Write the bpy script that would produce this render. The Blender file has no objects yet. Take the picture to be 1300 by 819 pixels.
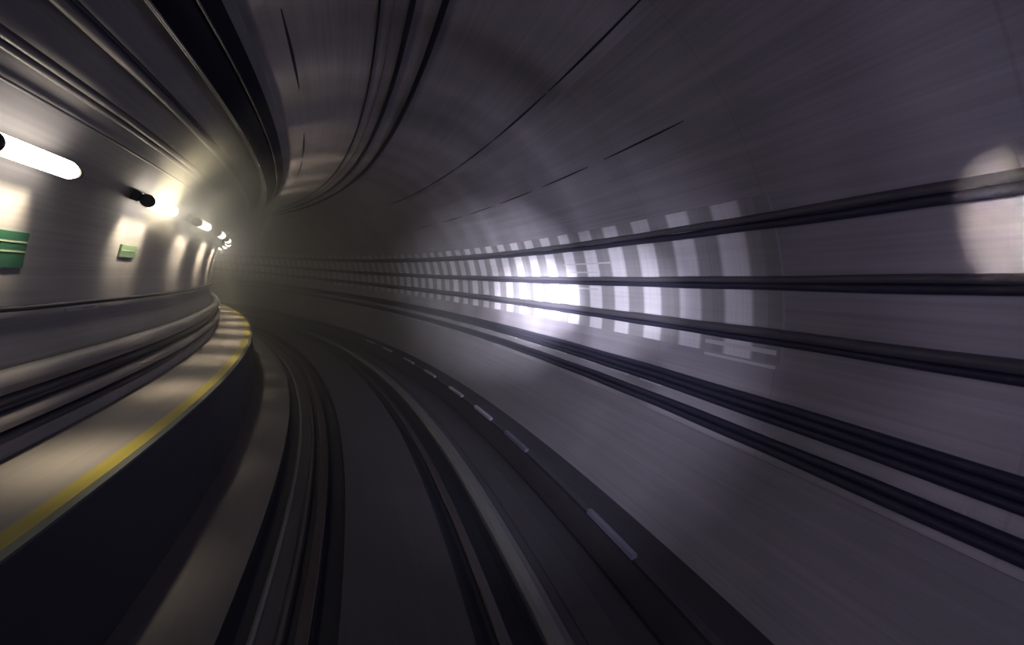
import bpy, math, random
from mathutils import Vector, Matrix

random.seed(7)
D = bpy.data
C = D.collections.new('tunnel_scene')
bpy.context.scene.collection.children.link(C)
scn = bpy.context.scene

# ------------------------------------------------------------------ frame
# The track curves left on a constant radius. s = distance along the track,
# r = sideways offset (right +), h = height above the rail heads.
RC = 42.4556
EYE = 2.584                       # camera height above the rail heads
TC_R, TC_H, TR = 0.3465, EYE - 0.462, 3.0037   # centre and radius of the bore


def P(s, r, h):
    a = s / RC
    return Vector((-RC + (RC + r) * math.cos(a), (RC + r) * math.sin(a), h))


def polar(deg, rad):
    t = math.radians(deg)
    return (TC_R + rad * math.cos(t), TC_H + rad * math.sin(t))


# ------------------------------------------------------------------ camera
yaw, pitch, roll, f_px = 0.243505, -0.065982, 0.091281, 565.80
F = Vector((math.sin(yaw) * math.cos(pitch), math.cos(yaw) * math.cos(pitch), math.sin(pitch)))
X0 = Vector((math.cos(yaw), -math.sin(yaw), 0)); U0 = X0.cross(F)
X = X0 * math.cos(roll) + U0 * math.sin(roll)
U = -X0 * math.sin(roll) + U0 * math.cos(roll)
cam_d = D.cameras.new('camera'); cam = D.objects.new('camera', cam_d); C.objects.link(cam)
cam_d.sensor_width = 36.0; cam_d.lens = f_px / 1300 * 36.0
cam_d.clip_start = 0.02; cam_d.clip_end = 300
M = Matrix((X, U, -F)).transposed().to_4x4(); M.translation = P(0, 0, EYE)
cam.matrix_world = M
scn.camera = cam

# ------------------------------------------------------------------ light
w = D.worlds.new('world'); scn.world = w; w.use_nodes = True
w.node_tree.nodes['Background'].inputs[0].default_value = (0.10, 0.10, 0.28, 1)
w.node_tree.nodes['Background'].inputs[1].default_value = 0.25


def look(o, a, b):
    o.location = a
    o.rotation_euler = (b - a).to_track_quat('-Z', 'Y').to_euler()


def spot(name, a, b, power, col, size, blend, rad=0.05):
    l = D.lights.new(name, 'SPOT'); l.energy = power; l.color = col
    l.spot_size = math.radians(size); l.spot_blend = blend; l.shadow_soft_size = rad
    o = D.objects.new(name, l); C.objects.link(o); look(o, a, b); return o


# the train's own headlamps, set by the windscreen and aimed to form the bright wall patch
for s_, ang, en, size in ((7.9, 7.0, 36000, 12.5), (5.6, 9.0, 3600, 19), (10.2, 9.0, 10500, 26)):
    spot('headlamp', P(-0.1, 0.30, 2.40), P(s_, *polar(ang, TR)), en, (0.92, 0.92, 1.0), size, 1.0)
spot('headlamp', P(-0.1, 0.30, 2.30), P(8.6, *polar(-6, TR)), 1000, (0.84, 0.84, 1.0), 62, 1.0)
# narrow beam added from out of view to make the right wall's warm patch
ws = spot('added_patch_beam', P(1.75, *polar(157.8, TR - .15)), P(1.64, *polar(21.5, TR)), 2000, (1.0, 0.86, 0.66), 8, 0.8)
ws.scale = (0.55, 1.0, 1.0)
# soft spill from the lit driving cab
al = D.lights.new('cab_glow', 'AREA'); al.shape = 'RECTANGLE'; al.size = 1.8; al.size_y = 1.2
al.energy = 25; al.spread = math.radians(125); al.color = (0.84, 0.79, 1.0)
ao = D.objects.new('cab_glow', al); C.objects.link(ao)
look(ao, P(-1.2, 0.2, 2.6), P(4.0, 3.0, 2.0))

scn.view_settings.view_transform = 'Standard'
scn.view_settings.look = 'None'
scn.view_settings.exposure = 0.0
scn.view_settings.gamma = 1.0
scn.view_settings.use_curve_mapping = False
LAMP_POWER = 15.0      # emission of the diffuser
LAMP_WASH = 5.5      # watts of each added wall wash

# ------------------------------------------------------------------ materials


def mat(name, col, rough=0.7, metal=0.0, spec=0.5, streak=0.0, strobe_stripe=None, emit=None,
        ring=0.0, bump=0.0, joints=False):
    m = D.materials.new(name); m.use_nodes = True
    nt = m.node_tree; N = nt.nodes; L = nt.links
    b = N['Principled BSDF']
    b.inputs['Base Color'].default_value = (*col, 1)
    b.inputs['Roughness'].default_value = rough
    b.inputs['Metallic'].default_value = metal
    b.inputs['Specular IOR Level'].default_value = spec
    if emit:
        b.inputs['Emission Color'].default_value = (*emit[0], 1)
        b.inputs['Emission Strength'].default_value = emit[1]
    if streak or strobe_stripe or ring or bump:
        uv = N.new('ShaderNodeUVMap'); uv.uv_map = 'UVMap'
        sep = N.new('ShaderNodeSeparateXYZ'); L.new(uv.outputs[0], sep.inputs[0])

        def noise(sx, sy, detail=3.0, off=0.0):
            mp = N.new('ShaderNodeMapping'); mp.inputs['Scale'].default_value = (sx, sy, 1)
            mp.inputs['Location'].default_value = (off, off * 1.7, 0)
            L.new(uv.outputs[0], mp.inputs[0])
            n = N.new('ShaderNodeTexNoise'); n.inputs['Scale'].default_value = 1
            n.inputs['Detail'].default_value = detail
            L.new(mp.outputs[0], n.inputs['Vector']); return n.outputs['Fac']

        def math_(op, a, c, clamp=False):
            k = N.new('ShaderNodeMath'); k.operation = op; k.use_clamp = clamp
            for i, v in enumerate((a, c)):
                if v is None: continue
                if isinstance(v, (int, float)): k.inputs[i].default_value = v
                else: L.new(v, k.inputs[i])
            return k.outputs[0]
        fac = None

        def mul(a, c): return c if a is None else math_('MULTIPLY', a, c)
        if streak:     # soot dragged along the direction of travel
            n1 = noise(0.22, 9.0, 4.0); n2 = noise(0.5, 34.0, 2.0, 3.1)
            k = math_('ADD', math_('MULTIPLY', math_('SUBTRACT', n1, 0.5), streak * 2.2), 1.0)
            k2 = math_('ADD', math_('MULTIPLY', math_('SUBTRACT', n2, 0.5), streak * 1.4), 1.0)
            fac = mul(math_('MULTIPLY', k, k2), fac) if fac else math_('MULTIPLY', k, k2)
            n3 = noise(0.9, 1.1, 2.0, 8.0)
            fac = math_('MULTIPLY', fac, math_('ADD', math_('MULTIPLY', math_('SUBTRACT', n3, 0.5), streak * 2.0), 1.0))
        if ring:       # tone bands painted in for lamp wash on the rings, plus joints
            k = math_('ADD', math_('MULTIPLY', math_('SUBTRACT', noise(0.95, 0.10, 1.0, 4.0), 0.5), ring), 1.0)
            fr = math_('FRACT', math_('DIVIDE', sep.outputs[0], 1.5), None)
            j = math_('GREATER_THAN', fr, 0.012)
            k = math_('MULTIPLY', k, math_('ADD', math_('MULTIPLY', j, 0.12), 0.88))
            fac = mul(fac, k)
        if strobe_stripe:     # upright light and dark bars painting in the strobed lamp reflection
            per, lo = strobe_stripe
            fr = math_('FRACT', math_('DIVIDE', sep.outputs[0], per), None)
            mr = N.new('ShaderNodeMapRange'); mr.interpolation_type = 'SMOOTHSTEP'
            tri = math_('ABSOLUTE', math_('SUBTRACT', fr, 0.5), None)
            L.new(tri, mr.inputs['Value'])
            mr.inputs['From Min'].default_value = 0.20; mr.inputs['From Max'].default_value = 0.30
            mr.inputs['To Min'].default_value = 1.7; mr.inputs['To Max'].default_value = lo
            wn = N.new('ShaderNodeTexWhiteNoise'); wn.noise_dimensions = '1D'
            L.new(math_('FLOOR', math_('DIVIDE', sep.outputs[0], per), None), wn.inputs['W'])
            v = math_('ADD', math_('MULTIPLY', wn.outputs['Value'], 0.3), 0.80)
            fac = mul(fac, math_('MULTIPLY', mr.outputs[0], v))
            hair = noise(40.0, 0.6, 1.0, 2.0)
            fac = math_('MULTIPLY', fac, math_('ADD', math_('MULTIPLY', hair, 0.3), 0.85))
        if fac is not None:
            mx = N.new('ShaderNodeVectorMath'); mx.operation = 'SCALE'
            mx.inputs[0].default_value = col
            L.new(fac, mx.inputs['Scale']); L.new(mx.outputs[0], b.inputs['Base Color'])
        if bump:
            bp = N.new('ShaderNodeBump'); bp.inputs['Strength'].default_value = bump
            bp.inputs['Distance'].default_value = 0.02
            L.new(noise(1.3, 14.0, 4.0, 5.0), bp.inputs['Height'])
            L.new(bp.outputs[0], b.inputs['Normal'])
    return m


MT = {
    'lining': mat('lining_concrete', (0.215, 0.198, 0.25), 0.42, streak=0.3, ring=1.5),
    'lining_left': mat('lining_concrete_left', (0.222, 0.212, 0.245), 0.6, streak=0.26, ring=0.0),
    'haunch': mat('haunch_concrete', (0.17, 0.158, 0.195), 0.6, streak=0.25, bump=0.6),
    'cladding': mat('strobe_banded_cladding', (0.30, 0.285, 0.33), 0.34, streak=0.14, strobe_stripe=(0.62, 0.74)),
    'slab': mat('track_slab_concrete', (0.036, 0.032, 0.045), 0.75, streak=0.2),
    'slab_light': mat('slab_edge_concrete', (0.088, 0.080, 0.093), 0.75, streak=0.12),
    'deck': mat('walkway_concrete', (0.21, 0.19, 0.205), 0.75, streak=0.12),
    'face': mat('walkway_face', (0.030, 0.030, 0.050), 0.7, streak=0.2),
    'yellow': mat('yellow_paint', (0.29, 0.24, 0.04), 0.6, streak=0.15),
    'nosing': mat('nosing_concrete', (0.09, 0.10, 0.10), 0.6),
    'cable': mat('cable_jacket', (0.020, 0.019, 0.042), 0.5, streak=0.1),
    'cable_grey': mat('grey_cable_jacket', (0.060, 0.055, 0.075), 0.42, streak=0.15),
    'pipe': mat('pipe_steel', (0.09, 0.085, 0.11), 0.42, metal=0.3, streak=0.2),
    'tray': mat('tray_steel', (0.006, 0.006, 0.02), 0.8, spec=0.15),
    'tray_edge': mat('tray_edge_steel', (0.12, 0.115, 0.14), 0.4, metal=0.5),
    'crown_cable': mat('crown_cable_jacket', (0.006, 0.006, 0.02), 0.85, spec=0.2),
    'pipe_coat': mat('service_pipe_coat', (0.17, 0.16, 0.19), 0.5, streak=0.25),
    'wall_right': mat('right_lining_concrete', (0.225, 0.207, 0.255), 0.38, streak=0.3, ring=1.2),
    'black': mat('black_gasket', (0.004, 0.004, 0.012), 0.8),
    'rail': mat('rail_steel', (0.035, 0.026, 0.034), 0.5, metal=0.2, streak=0.2),
    'rail_shine': mat('rail_running_edge', (0.12, 0.09, 0.09), 0.4, metal=0.7),
    'channel': mat('rail_channel', (0.012, 0.012, 0.026), 0.8, streak=0.1),
    'guard': mat('guard_rail_cover', (0.035, 0.032, 0.045), 0.5, streak=0.25),
    'cover': mat('conductor_rail_cover', (0.11, 0.107, 0.115), 0.5, streak=0.2),
    'marker': mat('pale_marker', (0.34, 0.32, 0.42), 0.5),
    'marker_dimmed': mat('dimmed_marker', (0.13, 0.12, 0.18), 0.6, streak=0.3),  # same markers, with dimmer light on the near ones put into the colour
    'housing': mat('lamp_housing', (0.03, 0.03, 0.035), 0.5),
    'tube': mat('lit_diffuser', (0.9, 0.88, 0.8), 0.4, emit=((1.0, 0.90, 0.70), LAMP_POWER)),
    'green': mat('green_sign', (0.022, 0.085, 0.06), 0.5, streak=0.1),
    'green_faded': mat('faded_green_sign', (0.12, 0.19, 0.13), 0.5, streak=0.2),
    'sign_pale': mat('sign_pale_stripe', (0.30, 0.40, 0.30), 0.5),
    'plate': mat('pale_plate', (0.40, 0.38, 0.44), 0.45),
    'ink': mat('label_ink', (0.10, 0.09, 0.12), 0.6),
}

# ------------------------------------------------------------------ mesh helpers


class MB:
    def __init__(self):
        self.v = []; self.f = []; self.uv = []; self.mi = []

    def quad(self, idx, uvs, mi=0):
        self.f.append(tuple(idx)); self.uv.extend(uvs); self.mi.append(mi)

    def build(self, name, mats, parent=None, smooth=False, inv=None):
        me = D.meshes.new(name)
        vs = [inv @ v for v in self.v] if inv else self.v
        me.from_pydata([tuple(v) for v in vs], [], self.f)
        ul = me.uv_layers.new(name='UVMap')
        for i, u in enumerate(self.uv): ul.data[i].uv = u
        for m in (mats if isinstance(mats, (list, tuple)) else [mats]): me.materials.append(m)
        for i, p in enumerate(me.polygons):
            p.material_index = self.mi[i]; p.use_smooth = smooth
        me.update()
        o = D.objects.new(name, me); C.objects.link(o)
        if parent: o.parent = parent
        return o

    def sweep(self, prof, s0, s1, step=0.35, closed=False, mi=0, wob=None, capped=True):
        """prof: list of (r,h) ; swept along the track from s0 to s1"""
        n = max(1, int(round((s1 - s0) / step))); k = len(prof)
        ln = [0.0]
        pp = list(prof) + ([prof[0]] if closed else [])
        for a, b in zip(pp, pp[1:]): ln.append(ln[-1] + math.hypot(a[0] - b[0], a[1] - b[1]))
        base = len(self.v)
        for i in range(n + 1):
            s = s0 + (s1 - s0) * i / n
            dr, dh = wob(s) if wob else (0, 0)
            for r, h in prof: self.v.append(P(s, r + dr, h + dh))
        m = k if closed else k - 1
        for i in range(n):
            sa = s0 + (s1 - s0) * i / n; sb = s0 + (s1 - s0) * (i + 1) / n
            for j in range(m):
                j2 = (j + 1) % k
                self.quad((base + i * k + j, base + i * k + j2, base + (i + 1) * k + j2, base + (i + 1) * k + j),
                          ((sa, ln[j]), (sa, ln[j + 1]), (sb, ln[j + 1]), (sb, ln[j])), mi)
        if closed and capped:
            for i, rev in ((0, True), (n, False)):
                idx = [base + i * k + j for j in range(k)]
                if rev: idx.reverse()
                self.f.append(tuple(idx)); self.uv.extend([(0, 0)] * k); self.mi.append(mi)


def circ(c, rad, n=12):
    return [(c[0] + rad * math.cos(2 * math.pi * i / n), c[1] + rad * math.sin(2 * math.pi * i / n)) for i in range(n)]


def arc(a0, a1, rad=TR, n=24):
    return [polar(a0 + (a1 - a0) * i / n, rad) for i in range(n + 1)]


def struct(o):
    o['kind'] = 'structure'; return o


def tag(o, label, cat, group=None):
    o['label'] = label; o['category'] = cat
    if group: o['group'] = group
    return o


def empty(name, loc, rz=0.0):
    o = D.objects.new(name, None); C.objects.link(o); o.location = loc
    o.rotation_euler = (0, 0, rz); o.empty_display_size = 0.1
    return o


def solid(a0, a1, r_in, r_out, n=6):
    """closed profile lying against the bore between two angles"""
    return arc(a0, a1, r_out, n) + arc(a1, a0, r_in, n)


S0, S1 = -5.0, 44.0
HF = EYE - 2.53          # slab level, 0.054
HW = EYE - 1.495         # walkway level

# ------------------------------------------------------------------ the setting
# right wall: lining, cladding strip, haunch with its little ledge
mb = MB(); mb.sweep(arc(-16, 62, TR, 34), S0, S1, closed=False)
struct(mb.build('wall_right', MT['wall_right'], smooth=True))
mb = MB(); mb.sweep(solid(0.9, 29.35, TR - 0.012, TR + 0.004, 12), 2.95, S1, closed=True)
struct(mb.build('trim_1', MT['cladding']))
mb = MB()
hp = [polar(-15.2, TR + 0.01), polar(-15.2, TR - 0.03)] + arc(-16, -37, TR - 0.03, 10)
mb.sweep(hp, S0, S1)
mb.sweep([hp[-1], (2.36, EYE - 2.25), (2.29, EYE - 2.27)], S0, S1, mi=1)
mb.sweep([(2.29, EYE - 2.27), (2.29, EYE - 2.31)], S0, S1, mi=2)
mb.sweep([(2.29, EYE - 2.31), (2.29, HF - 0.12)], S0, S1, mi=1)
struct(mb.build('trim_2', [MT['haunch'], MT['slab'], MT['channel']]))
# crown
mb = MB(); mb.sweep(arc(62, 122, TR, 26), S0, S1)
struct(mb.build('ceiling', MT['lining'], smooth=True))
# left wall down to the walkway
mb = MB(); mb.sweep(arc(122, 202, TR, 34), S0, S1)
struct(mb.build('wall_left', MT['lining_left'], smooth=True))
# floor: slab with two sunken rail channels
cd = HF - 0.16
mb = MB()
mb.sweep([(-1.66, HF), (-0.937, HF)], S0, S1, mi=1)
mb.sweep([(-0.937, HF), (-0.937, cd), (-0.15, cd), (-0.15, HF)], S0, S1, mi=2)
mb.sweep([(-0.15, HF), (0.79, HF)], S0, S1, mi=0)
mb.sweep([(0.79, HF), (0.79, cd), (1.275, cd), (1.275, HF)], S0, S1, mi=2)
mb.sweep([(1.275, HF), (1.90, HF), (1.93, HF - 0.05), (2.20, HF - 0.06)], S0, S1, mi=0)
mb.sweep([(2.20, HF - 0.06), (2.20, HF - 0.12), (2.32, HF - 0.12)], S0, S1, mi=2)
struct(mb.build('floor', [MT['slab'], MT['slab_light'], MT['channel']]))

# ------------------------------------------------------------------ walkway
t = empty('walkway', P(0, -1.733, HF))
inv = Matrix.Translation(-t.location)
tag(t, 'raised grey evacuation walkway along the left wall with a yellow edge', 'walkway')
mb = MB(); mb.sweep([(-1.853, HW), (-2.465, HW), (-2.44, HW - 0.08), (-1.853, HW - 0.08)], S0, S1, closed=True)
mb.build('deck', MT['deck'], t, inv=inv)
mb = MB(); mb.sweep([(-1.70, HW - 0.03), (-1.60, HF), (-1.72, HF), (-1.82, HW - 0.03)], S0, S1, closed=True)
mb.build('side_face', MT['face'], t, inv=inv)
mb = MB(); mb.sweep([(-1.745, HW + 0.002), (-1.855, HW + 0.002), (-1.855, HW - 0.05), (-1.745, HW - 0.05)], S0, S1, closed=True)
mb.build('edge_stripe', MT['yellow'], t, inv=inv)['label'] = 'yellow painted edge line'
mb = MB(); mb.sweep([(-1.70, HW - 0.01), (-1.75, HW + 0.001), (-1.75, HW - 0.06), (-1.70, HW - 0.06)], S0, S1, closed=True)
mb.build('nosing', MT['nosing'], t, inv=inv)

# ------------------------------------------------------------------ rails


def rail(rc, label, shine):
    t = empty('running_rail', P(0, rc, cd)); inv = Matrix.Translation(-t.location)
    tag(t, label, 'rail')
    mb = MB(); mb.sweep([(rc - .07, cd), (rc + .07, cd), (rc + .07, cd + .015), (rc + .01, cd + .03), (rc + .01, -0.045),
                         (rc - .01, -0.045), (rc - .01, cd + .03), (rc - .07, cd + .015)], S0, S1, closed=True)
    mb.build('web', MT['channel'], t, inv=inv)
    mb = MB(); mb.sweep([(rc - .05, -.05), (rc + .05, -.05), (rc + .05, -.008), (rc + .04, 0), (rc - .04, 0), (rc - .05, -.008)], S0, S1, closed=True)
    hd = mb.build('rail_head', MT['rail'], t, inv=inv)
    q = rc + shine
    mb = MB(); mb.sweep([(q - .006, -.004), (q + .006, -.004), (q + .006, .0012), (q - .006, .0012)], S0, S1, closed=True)
    mb.build('polished_line', MT['rail_shine'], hd)
    return t


rail(-0.40, 'left running rail curving away beside the walkway', 0.03)
rail(1.03, 'right running rail with a rusty head and one bright edge', 0.045)
# guard rail / cover inside the left channel
t = empty('guard_rail', P(0, -0.62, cd)); inv = Matrix.Translation(-t.location)
tag(t, 'ridged guard rail lying in the channel left of the left running rail', 'rail')
mb = MB(); mb.sweep([(-.77, cd), (-.77, -.07), (-.745, -.045), (-.72, -.07), (-.60, -.085), (-.57, -.05), (-.54, -.05), (-.51, -.09), (-.51, cd)], S0, S1, closed=True)
mb.build('guard_body', MT['guard'], t, inv=inv)
mb = MB(); mb.sweep([(-.765, -.050), (-.745, -.036), (-.725, -.050), (-.745, -.056)], S0, S1, closed=True)
mb.build('guard_lip', MT['cover'], t, inv=inv)
# conductor rail cover right of the right rail
mb = MB(); mb.sweep([(1.29, HF - .02), (1.29, HF + .03), (1.33, HF + .065), (1.40, HF + .07), (1.47, HF + .05), (1.50, HF + .01), (1.50, HF - .02)], S0, S1, closed=True)
tag(mb.build('conductor_rail', MT['cover'], smooth=False), 'pale rounded rail cover running just right of the right running rail', 'rail')
mb = MB(); mb.sweep([(1.60, HF - .01), (1.60, HF + .012), (1.66, HF + .012), (1.66, HF - .01)], S0, S1, closed=True)
tag(mb.build('floor_cable', MT['slab'], smooth=False), 'flat dark cable strip on the slab between rail cover and right wall', 'cable')

# pale markers along the foot of the right wall
for i, s in enumerate([3.25, 5.74, 7.20, 8.75, 10.6, 12.35, 14.35, 16.1]):
    mb = MB()
    mb.sweep([(2.275, EYE - 2.275), (2.275, EYE - 2.225), (2.33, EYE - 2.222), (2.33, EYE - 2.275)], s, s + 0.80, 0.2, closed=True)
    o = mb.build('edge_marker', MT['marker_dimmed' if i < 2 else 'marker'])
    tag(o, ['wide faint marker at the foot of the right wall, nearest the train',
            'pale edge marker at the right wall foot, second from the train',
            'pale edge marker at the right wall foot, third from the train',
            'pale edge marker at the right wall foot, fourth from the train',
            'short pale edge marker at the wall foot, fifth from the train',
            'small pale edge marker at the wall foot, sixth from the train',
            'tiny pale edge marker at the wall foot, seventh from the train',
            'farthest tiny pale edge marker at the right wall foot'][i], 'marker', 'pale markers along the right wall foot')

# ------------------------------------------------------------------ cables


def run(name, ang, off, rad, m, label, cat='cable', s0=S0, s1=S1, sag=0.006, group=None, n=12):
    ph = random.random() * 6
    per = 1.5 + random.random() * 0.6
    c = polar(ang, TR - off)

    def wob(s): return (0.0, -sag * (0.5 + 0.5 * math.sin(2 * math.pi * s / per + ph)))
    mb = MB(); mb.sweep(circ(c, rad, n), s0, s1, 0.3, closed=True, wob=wob if sag else None)
    o = mb.build(name, m, smooth=True)
    tag(o, label, cat, group)
    return o


CB, CG = MT['cable'], MT['cable_grey']
GR = 'cables clipped along the right wall'
run('wall_cable', 26.0, .050, .034, CG, 'grey upper cable of the topmost pair on the right wall', group=GR)
run('wall_cable', 24.6, .044, .036, CB, 'black lower cable of the topmost pair on the right wall', group=GR)
run('wall_cable', 15.4, .050, .032, CG, 'grey upper cable of the second pair at eye level on the right wall', group=GR)
run('wall_cable', 14.2, .044, .034, CB, 'black lower cable of the second pair at eye level on the right wall', group=GR)
run('wall_cable', 6.1, .055, .044, CG, 'thick grey upper cable of the third pair crossing the bright cladding foot', group=GR)
run('wall_cable', 4.7, .044, .030, CB, 'black lower cable of the third pair on the right wall', group=GR)
run('wall_cable', -5.7, .042, .036, CB, 'upper cable of the close trio below the cladding', group=GR)
run('wall_cable', -7.0, .046, .036, CB, 'middle cable of the close trio below the cladding', group=GR)
run('wall_cable', -8.3, .042, .034, CB, 'lower cable of the close trio below the cladding', group=GR)
run('wall_cable', -11.8, .048, .038, CB, 'upper cable of the lowest pair above the haunch ledge', group=GR)
run('wall_cable', -13.2, .048, .038, CB, 'lower cable of the lowest pair, resting over the haunch ledge', group=GR)

# pale strips painting in the cable clip highlights under the trio
for i, s in enumerate([4.35, 4.98, 5.75, 6.6, 7.5, 8.5, 9.6]):
    mb = MB(); mb.sweep(solid(-9.35, -9.05, TR - .02, TR + .002, 1), s, s + .38, .2, closed=True)
    tag(mb.build('clip_highlight', MT['marker']), 'thin painted clip highlight just under the black cable trio, ' + ['nearest the train', 'second from the train', 'third from the train', 'fourth from the train', 'fifth from the train', 'sixth from the train', 'farthest from the train'][i], 'clip', 'painted clip highlights below the cable trio')

# ceiling cables and joints
GC = 'cables along the tunnel crown'
CK = MT['crown_cable']
run('ceiling_cable', 94.6, .040, .026, CK, 'black cable along the crown, left of the pair', group=GC)
run('ceiling_cable', 89.4, .040, .030, CK, 'thick navy cable along the crown, right of the pair', group=GC)
run('ceiling_cable', 99.9, .020, .011, CK, 'thin black wire left of the crown cable pair', group=GC)
run('ceiling_cable', 97.4, .016, .007, CG, 'hair-thin grey wire between the thin wire and the crown cables', group=GC)


def dashed(name, ang, starts, ln, wid):
    mb = MB()
    for s in starts:
        n = 8; base = len(mb.v)
        for i in range(n + 1):
            t_ = i / n; ww = wid * (math.sin(math.pi * t_) ** 0.7) + 0.06
            for a, rad in ((-ww, TR + .002), (-ww, TR - .006), (ww, TR - .006), (ww, TR + .002)):
                mb.v.append(P(s + ln * t_, *polar(ang + a, rad)))
        for i in range(n):
            for j in range(3):
                a = base + i * 4 + j
                mb.quad((a, a + 1, a + 5, a + 4), ((0, 0),) * 4)
    return struct(mb.build(name, MT['black']))


dashed('trim_3', 64.2, [1.0, 2.9, 4.75, 6.55, 8.4, 10.2, 12.0], 1.8, .17)
dashed('trim_4', 45.2, [3.45, 5.1, 6.75, 8.4, 10.1, 12.1], 1.3, .12)
dashed('trim_5', 115.8, [2.4, 4.5, 8.2, 10.2], 1.8, .22)

# two dark cable trays high on the left, lips towards the track


def tray(a0, a1, off_a, off_b, label):
    c = polar((a0 + a1) / 2, TR - .1)
    t = empty('cable_tray', P(0, *c)); inv = Matrix.Translation(-t.location)
    tag(t, label, 'cable tray')
    mb = MB(); mb.sweep(arc(a0, a1, TR - .01, 3) + [polar(a1, TR - off_b), polar(a0, TR - off_a)], S0, S1, closed=True)
    mb.build('tray_body', MT['tray'], t, inv=inv)
    for k, (rr, aa) in enumerate(((off_b + .006, a1 - .1), (off_b - .05, a1 + .12))):
        mb = MB(); mb.sweep(circ(polar(aa, TR - rr), .011, 6), S0, S1, closed=True)
        mb.build('lip', MT['tray_edge'], t, inv=inv)
    return t


tray(127.6, 132.3, .12, .15, 'wide black cable tray with two bright lips, high on the left')
tray(123.8, 126.9, .07, .10, 'narrower black cable tray beside the crown, right of the wide tray')

GL = 'pipes along the upper left wall'
PI_ = MT['pipe']
run('wall_pipe', 139.9, .075, .042, PI_, 'steel pipe running between the wide cable tray and the lamps', 'pipe', sag=0, group=GL)
run('wall_pipe', 138.9, .05, .022, CB, 'thin black cable beside the steel pipe under the wide tray', 'cable', sag=0)
run('wall_pipe', 146.4, .075, .034, PI_, 'steel pipe above the lit tube lamps, upper of two', 'pipe', sag=0, group=GL)
run('wall_pipe', 147.5, .065, .028, PI_, 'steel pipe above the lit tube lamps, lower of two', 'pipe', sag=0, group=GL)
run('lamp_wire', 150.8, .025, .012, PI_, 'thin bright conduit just above the row of tube lamps', 'conduit', sag=0)

# left wall below the lamps
run('wall_cable', 179.9, .045, .022, CB, 'single black cable across the left wall below the green signs', sag=0.004)


def left_pipe(a, rad, off, m, label):
    return run('service_pipe', a, off, rad, m, label, 'pipe', sag=0, group='fat pipes above the walkway', n=20)


LP = MT['pipe_coat']
run('service_pipe', -170.2, .11, .088, LP, 'upper grey pipe above the walkway', 'pipe', sag=0, group='fat pipes above the walkway', n=20)
run('service_pipe', -167.5, .07, .042, MT['cable_grey'], 'middle dark pipe above the walkway', 'pipe', sag=0, group='fat pipes above the walkway', n=20)
run('service_pipe', -164.9, .09, .062, LP, 'lower grey pipe above the walkway', 'pipe', sag=0, group='fat pipes above the walkway', n=20)
run('service_pipe', -162.7, .045, .040, CB, 'black pipe lying in the corner of walkway and left wall', 'pipe', sag=0, group='fat pipes above the walkway', n=20)

# ------------------------------------------------------------------ lamps
LAMP_ANG, LAMP_OFF, LAMP_LEN = 157.8, .15, .82


def lamp_proto():
    t = empty('tube_lamp', (0, 0, 0))
    # local frame: y along track, x towards the track (out of the wall), z up
    def cyl(mb, rad, y0, y1, cx=0, n=20, taper=None):
        base = len(mb.v)
        st = [(y0, rad), (y1, rad)] if not taper else taper
        for y, q in st:
            for i in range(n):
                a = 2 * math.pi * i / n; mb.v.append(Vector((cx + q * math.cos(a), y, q * math.sin(a))))
        for k in range(len(st) - 1):
            for i in range(n):
                j = (i + 1) % n; b = base + k * n
                mb.quad((b + i, b + j, b + n + j, b + n + i), ((0, 0),) * 4)
        for idx in (list(range(base, base + n)), list(range(base + (len(st) - 1) * n, base + len(st) * n))[::-1]):
            mb.f.append(tuple(idx)); mb.uv.extend([(0, 0)] * n); mb.mi.append(0)
    h = LAMP_LEN / 2
    mb = MB(); cyl(mb, .068, -h, h, taper=[(-h, .068), (h - .07, .068), (h - .03, .055), (h, .025)])
    mb.build('diffuser', MT['tube'], t, smooth=True)
    mb = MB(); cyl(mb, .068, -h - .10, -h + .004, taper=[(-h - .03, .050), (-h - .02, .068), (-h + .004, .071)])
    mb.build('end_cap', MT['housing'], t)
    mb = MB(); cyl(mb, .05, h + .001, h + .03)
    mb.build('end_cap', MT['housing'], t)
    mb = MB()
    pr = [(-.06, -.05), (-.06, .05), (-.125, .06), (-.125, -.06)]
    base = 0
    for y in (-h - .06, h + .02):
        for x, z in pr: mb.v.append(Vector((x, y, z)))
    for j in range(4):
        k = (j + 1) % 4; mb.quad((j, k, 4 + k, 4 + j), ((0, 0),) * 4)
    mb.quad((3, 2, 1, 0), ((0, 0),) * 4); mb.quad((4, 5, 6, 7), ((0, 0),) * 4)
    mb.build('back_plate', MT['housing'], t)
    # area lights added to shape each lamp's pools: down along the wall, and up along it
    for nm, pos, tgt, k, sp in (('wash_down', (-.01, 0, -.085), (-.25, 0, -1.0), 1.0, 46), ('wash_up', (-.01, 0, .085), (0.10, 0, 1.0), .8, 56),
                                ('wash_walkway', (.03, 0, -.085), (.55, 0, -1.0), .42, 34)):
        l = D.lights.new(nm, 'AREA'); l.shape = 'RECTANGLE'; l.size = .06; l.size_y = LAMP_LEN * .9
        l.energy = LAMP_WASH * k; l.color = (1.0, 0.84, 0.52); l.spread = math.radians(sp)
        lo = D.objects.new(nm, l); C.objects.link(lo); lo.parent = t
        z = -(Vector(tgt) - Vector(pos)).normalized(); y = Vector((0, 1, 0)); x = y.cross(z)
        mm = Matrix((x, y, z)).transposed().to_4x4(); mm.translation = Vector(pos); lo.matrix_local = mm
    return t


def copy_tree(o, parent=None):
    c = o.copy(); C.objects.link(c)
    if parent: c.parent = parent
    for ch in list(o.children): copy_tree(ch, c)
    return c


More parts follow.
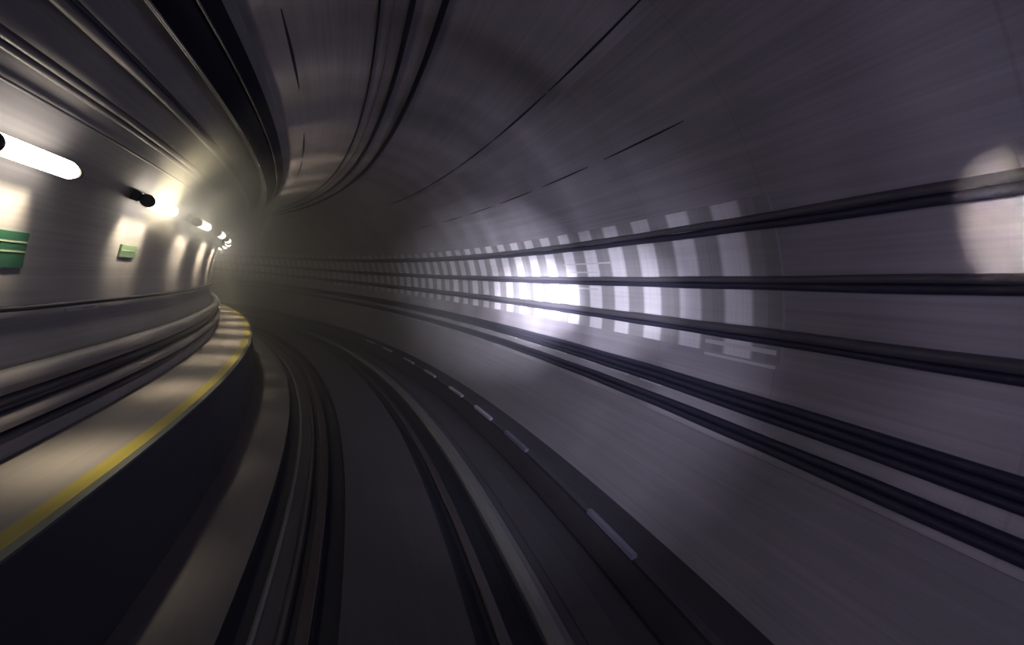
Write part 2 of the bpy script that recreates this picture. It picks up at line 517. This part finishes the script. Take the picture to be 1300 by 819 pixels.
proto = lamp_proto()
centres = [4.0, 6.33, 8.45, 10.46, 12.40, 14.35, 16.3, 18.25, 20.2, 22.15, 24.1, 26.05, 28.0, 29.95, 31.9, 33.85, 35.8]
names = ['largest lit tube lamp at the left edge, nearest the train', 'second lit tube lamp along the left wall',
         'third lit tube lamp, short in the warm glow', 'fourth lit tube lamp, small where the wall bends away',
         'fifth lit tube lamp, a bright dot at the bend', 'sixth lit tube lamp, the faintest dot at the bend',
         ]
for i, s in enumerate(centres):
    o = proto if i == 0 else copy_tree(proto)
    r, h = polar(LAMP_ANG, TR - LAMP_OFF)
    o.location = P(s, r, h)
    for ch in o.children:          # throws scaled lamp by lamp to feed the glow and far wall
        if ch.type == 'LIGHT':
            up = ch.name.startswith('wash_up')
            ch.data = ch.data.copy()
            ch.data.energy *= ((0.3 if i == 0 else (1.2 if i > 5 else (4.5 if i == 1 else 9.0))) if up else (1.0 if i < 3 else (1.4 if i < 6 else 1.6)))
    o.rotation_euler = (0, -math.radians(LAMP_ANG - 180), s / RC)
    tag(o, names[i] if i < len(names) else 'lit tube lamp on the inner wall hidden round the bend', 'lamp', 'tube lamps along the left wall')

t = empty('added_floodlight', P(1.75, *polar(157.8, TR - .15))); inv = Matrix.Translation(-t.location)  # housing added for the made-up beam onto the right wall
tag(t, 'small lamp added out of view on the left wall to make the warm right wall patch', 'lamp')
mb = MB(); mb.sweep(circ(polar(157.8, TR - .075), .05, 12), 1.68, 1.82, .07, closed=True)
mb.build('added_lamp_body', MT['housing'], t, inv=inv)
mb = MB(); mb.sweep(solid(156.8, 158.8, TR - .03, TR, 1), 1.70, 1.80, .1, closed=True)
mb.build('bracket', MT['housing'], t, inv=inv)

# ------------------------------------------------------------------ signs and plates on the walls


def plate(name, a0, a1, s0, s1, m, off=.012, side=0):
    mb = MB(); mb.sweep(solid(a0, a1, TR - off, TR + .001, 3), s0, s1, .15, closed=True)
    return mb, m


def sign(s0, s1, a0, a1, label, pale, gm='green'):
    c = polar((a0 + a1) / 2, TR)
    t = empty('exit_sign', P((s0 + s1) / 2, *c)); inv = Matrix.Translation(-t.location)
    tag(t, label, 'sign', 'green signs on the left wall')
    mb = MB(); mb.sweep(solid(a0, a1, TR - .02, TR + .001, 3), s0, s1, .15, closed=True)
    mb.build('sign_plate', MT[gm], t, inv=inv)
    for q in pale:
        b = a0 + (a1 - a0) * q
        mb = MB(); mb.sweep(solid(b - .12, b + .12, TR - .024, TR - .018, 1), s0 + .01, s1 - .01, .15, closed=True)
        mb.build('sign_stripe', MT['sign_pale'], t, inv=inv)


sign(4.02, 4.52, 168.8, 174.0, 'green sign with pale lines on the left wall below the largest lamp', (.28, .55))
sign(6.15, 6.60, 168.4, 171.0, 'smaller green sign on the left wall below the second lamp', (.45,), 'green_faded')

c = polar(-178.9, TR)
t = empty('wall_label', P(5.5, *c)); inv = Matrix.Translation(-t.location)
tag(t, 'long narrow pale label with small marks just under the left wall cable', 'label')
mb = MB(); mb.sweep(solid(-179.25, -178.55, TR - .012, TR, 1), 5.2, 5.82, .15, closed=True)
mb.build('label_plate', MT['plate'], t, inv=inv)
for k in range(7):
    s = 5.50 + k * .035
    mb = MB(); mb.sweep(solid(-179.05, -178.72, TR - .0135, TR - .0115, 1), s, s + .012, .1, closed=True)
    mb.build('printed_mark', MT['ink'], t, inv=inv)

for (s0, s1, a0, a1, lb) in (
        (5.45, 6.70, 19.6, 20.0, 'thin pale strip high on the bright cladding between the upper cable pairs'),
        (5.75, 6.60, 17.1, 17.4, 'thin pale strip just above the eye level cable pair'),
        (5.80, 6.68, 12.1, 12.5, 'thin pale strip just below the eye level cable pair'),
        (3.00, 3.80, 2.4, 3.2, 'faint pale strip under the third cable pair, upper of two'),
        (3.00, 3.80, 0.0, 0.55, 'faint pale strip under the third cable pair, lower of two')):
    mb = MB(); mb.sweep(solid(a0, a1, TR - .018, TR - .008, 1), s0, s1, .2, closed=True)
    tag(mb.build('wall_strip', MT['plate']), lb, 'strip')

# ------------------------------------------------------------------ haze added for the lamp glow
mb = MB()
mb.sweep([polar(a, TR + .3) for a in range(360, 0, -20)], 5.5, S1 - .1, 1.0, closed=True)
hz = D.materials.new('glow_haze'); hz.use_nodes = True
nt = hz.node_tree; nt.nodes.clear()
out = nt.nodes.new('ShaderNodeOutputMaterial'); vs = nt.nodes.new('ShaderNodeVolumeScatter')
vs.inputs['Color'].default_value = (0.92, 0.94, 1.0, 1); vs.inputs['Density'].default_value = 0.055
vs.inputs['Anisotropy'].default_value = 0.6
nt.links.new(vs.outputs[0], out.inputs['Volume'])
o = mb.build('glow_haze', hz); o['kind'] = 'stuff'
o['label'] = 'thin haze added along the tunnel to make the lamps glow'; o['category'] = 'haze'

# scatter volume added to imitate lens bloom around the lamps at the bend
import bmesh
bm = bmesh.new(); bmesh.ops.create_icosphere(bm, subdivisions=3, radius=1.0)
me = D.meshes.new('bloom_volume'); bm.to_mesh(me); bm.free()
o = D.objects.new('bloom_volume', me); C.objects.link(o)
o.location = P(7.3, -1.95, EYE + 0.9); o.scale = (1.0, 2.7, 1.0); o.rotation_euler = (0, 0, 8.6 / RC)
m = D.materials.new('lamp_bloom'); m.use_nodes = True; nt = m.node_tree; nt.nodes.clear()
out = nt.nodes.new('ShaderNodeOutputMaterial'); vs = nt.nodes.new('ShaderNodeVolumeScatter')
vs.inputs['Color'].default_value = (0.995, 0.97, 0.93, 1); vs.inputs['Anisotropy'].default_value = 0.1
tc = nt.nodes.new('ShaderNodeTexCoord'); ln = nt.nodes.new('ShaderNodeVectorMath'); ln.operation = 'LENGTH'
nt.links.new(tc.outputs['Object'], ln.inputs[0])
mr = nt.nodes.new('ShaderNodeMapRange'); mr.interpolation_type = 'SMOOTHERSTEP'
mr.inputs['From Min'].default_value = 0.0; mr.inputs['From Max'].default_value = 1.0
mr.inputs['To Min'].default_value = 1.7; mr.inputs['To Max'].default_value = 0.0
nt.links.new(ln.outputs['Value'], mr.inputs['Value']); nt.links.new(mr.outputs[0], vs.inputs['Density'])
nt.links.new(vs.outputs[0], out.inputs['Volume'])
me.materials.append(m); o['kind'] = 'stuff'
o['label'] = 'added haze imitating lens bloom around the second to fourth tube lamps'; o['category'] = 'haze'
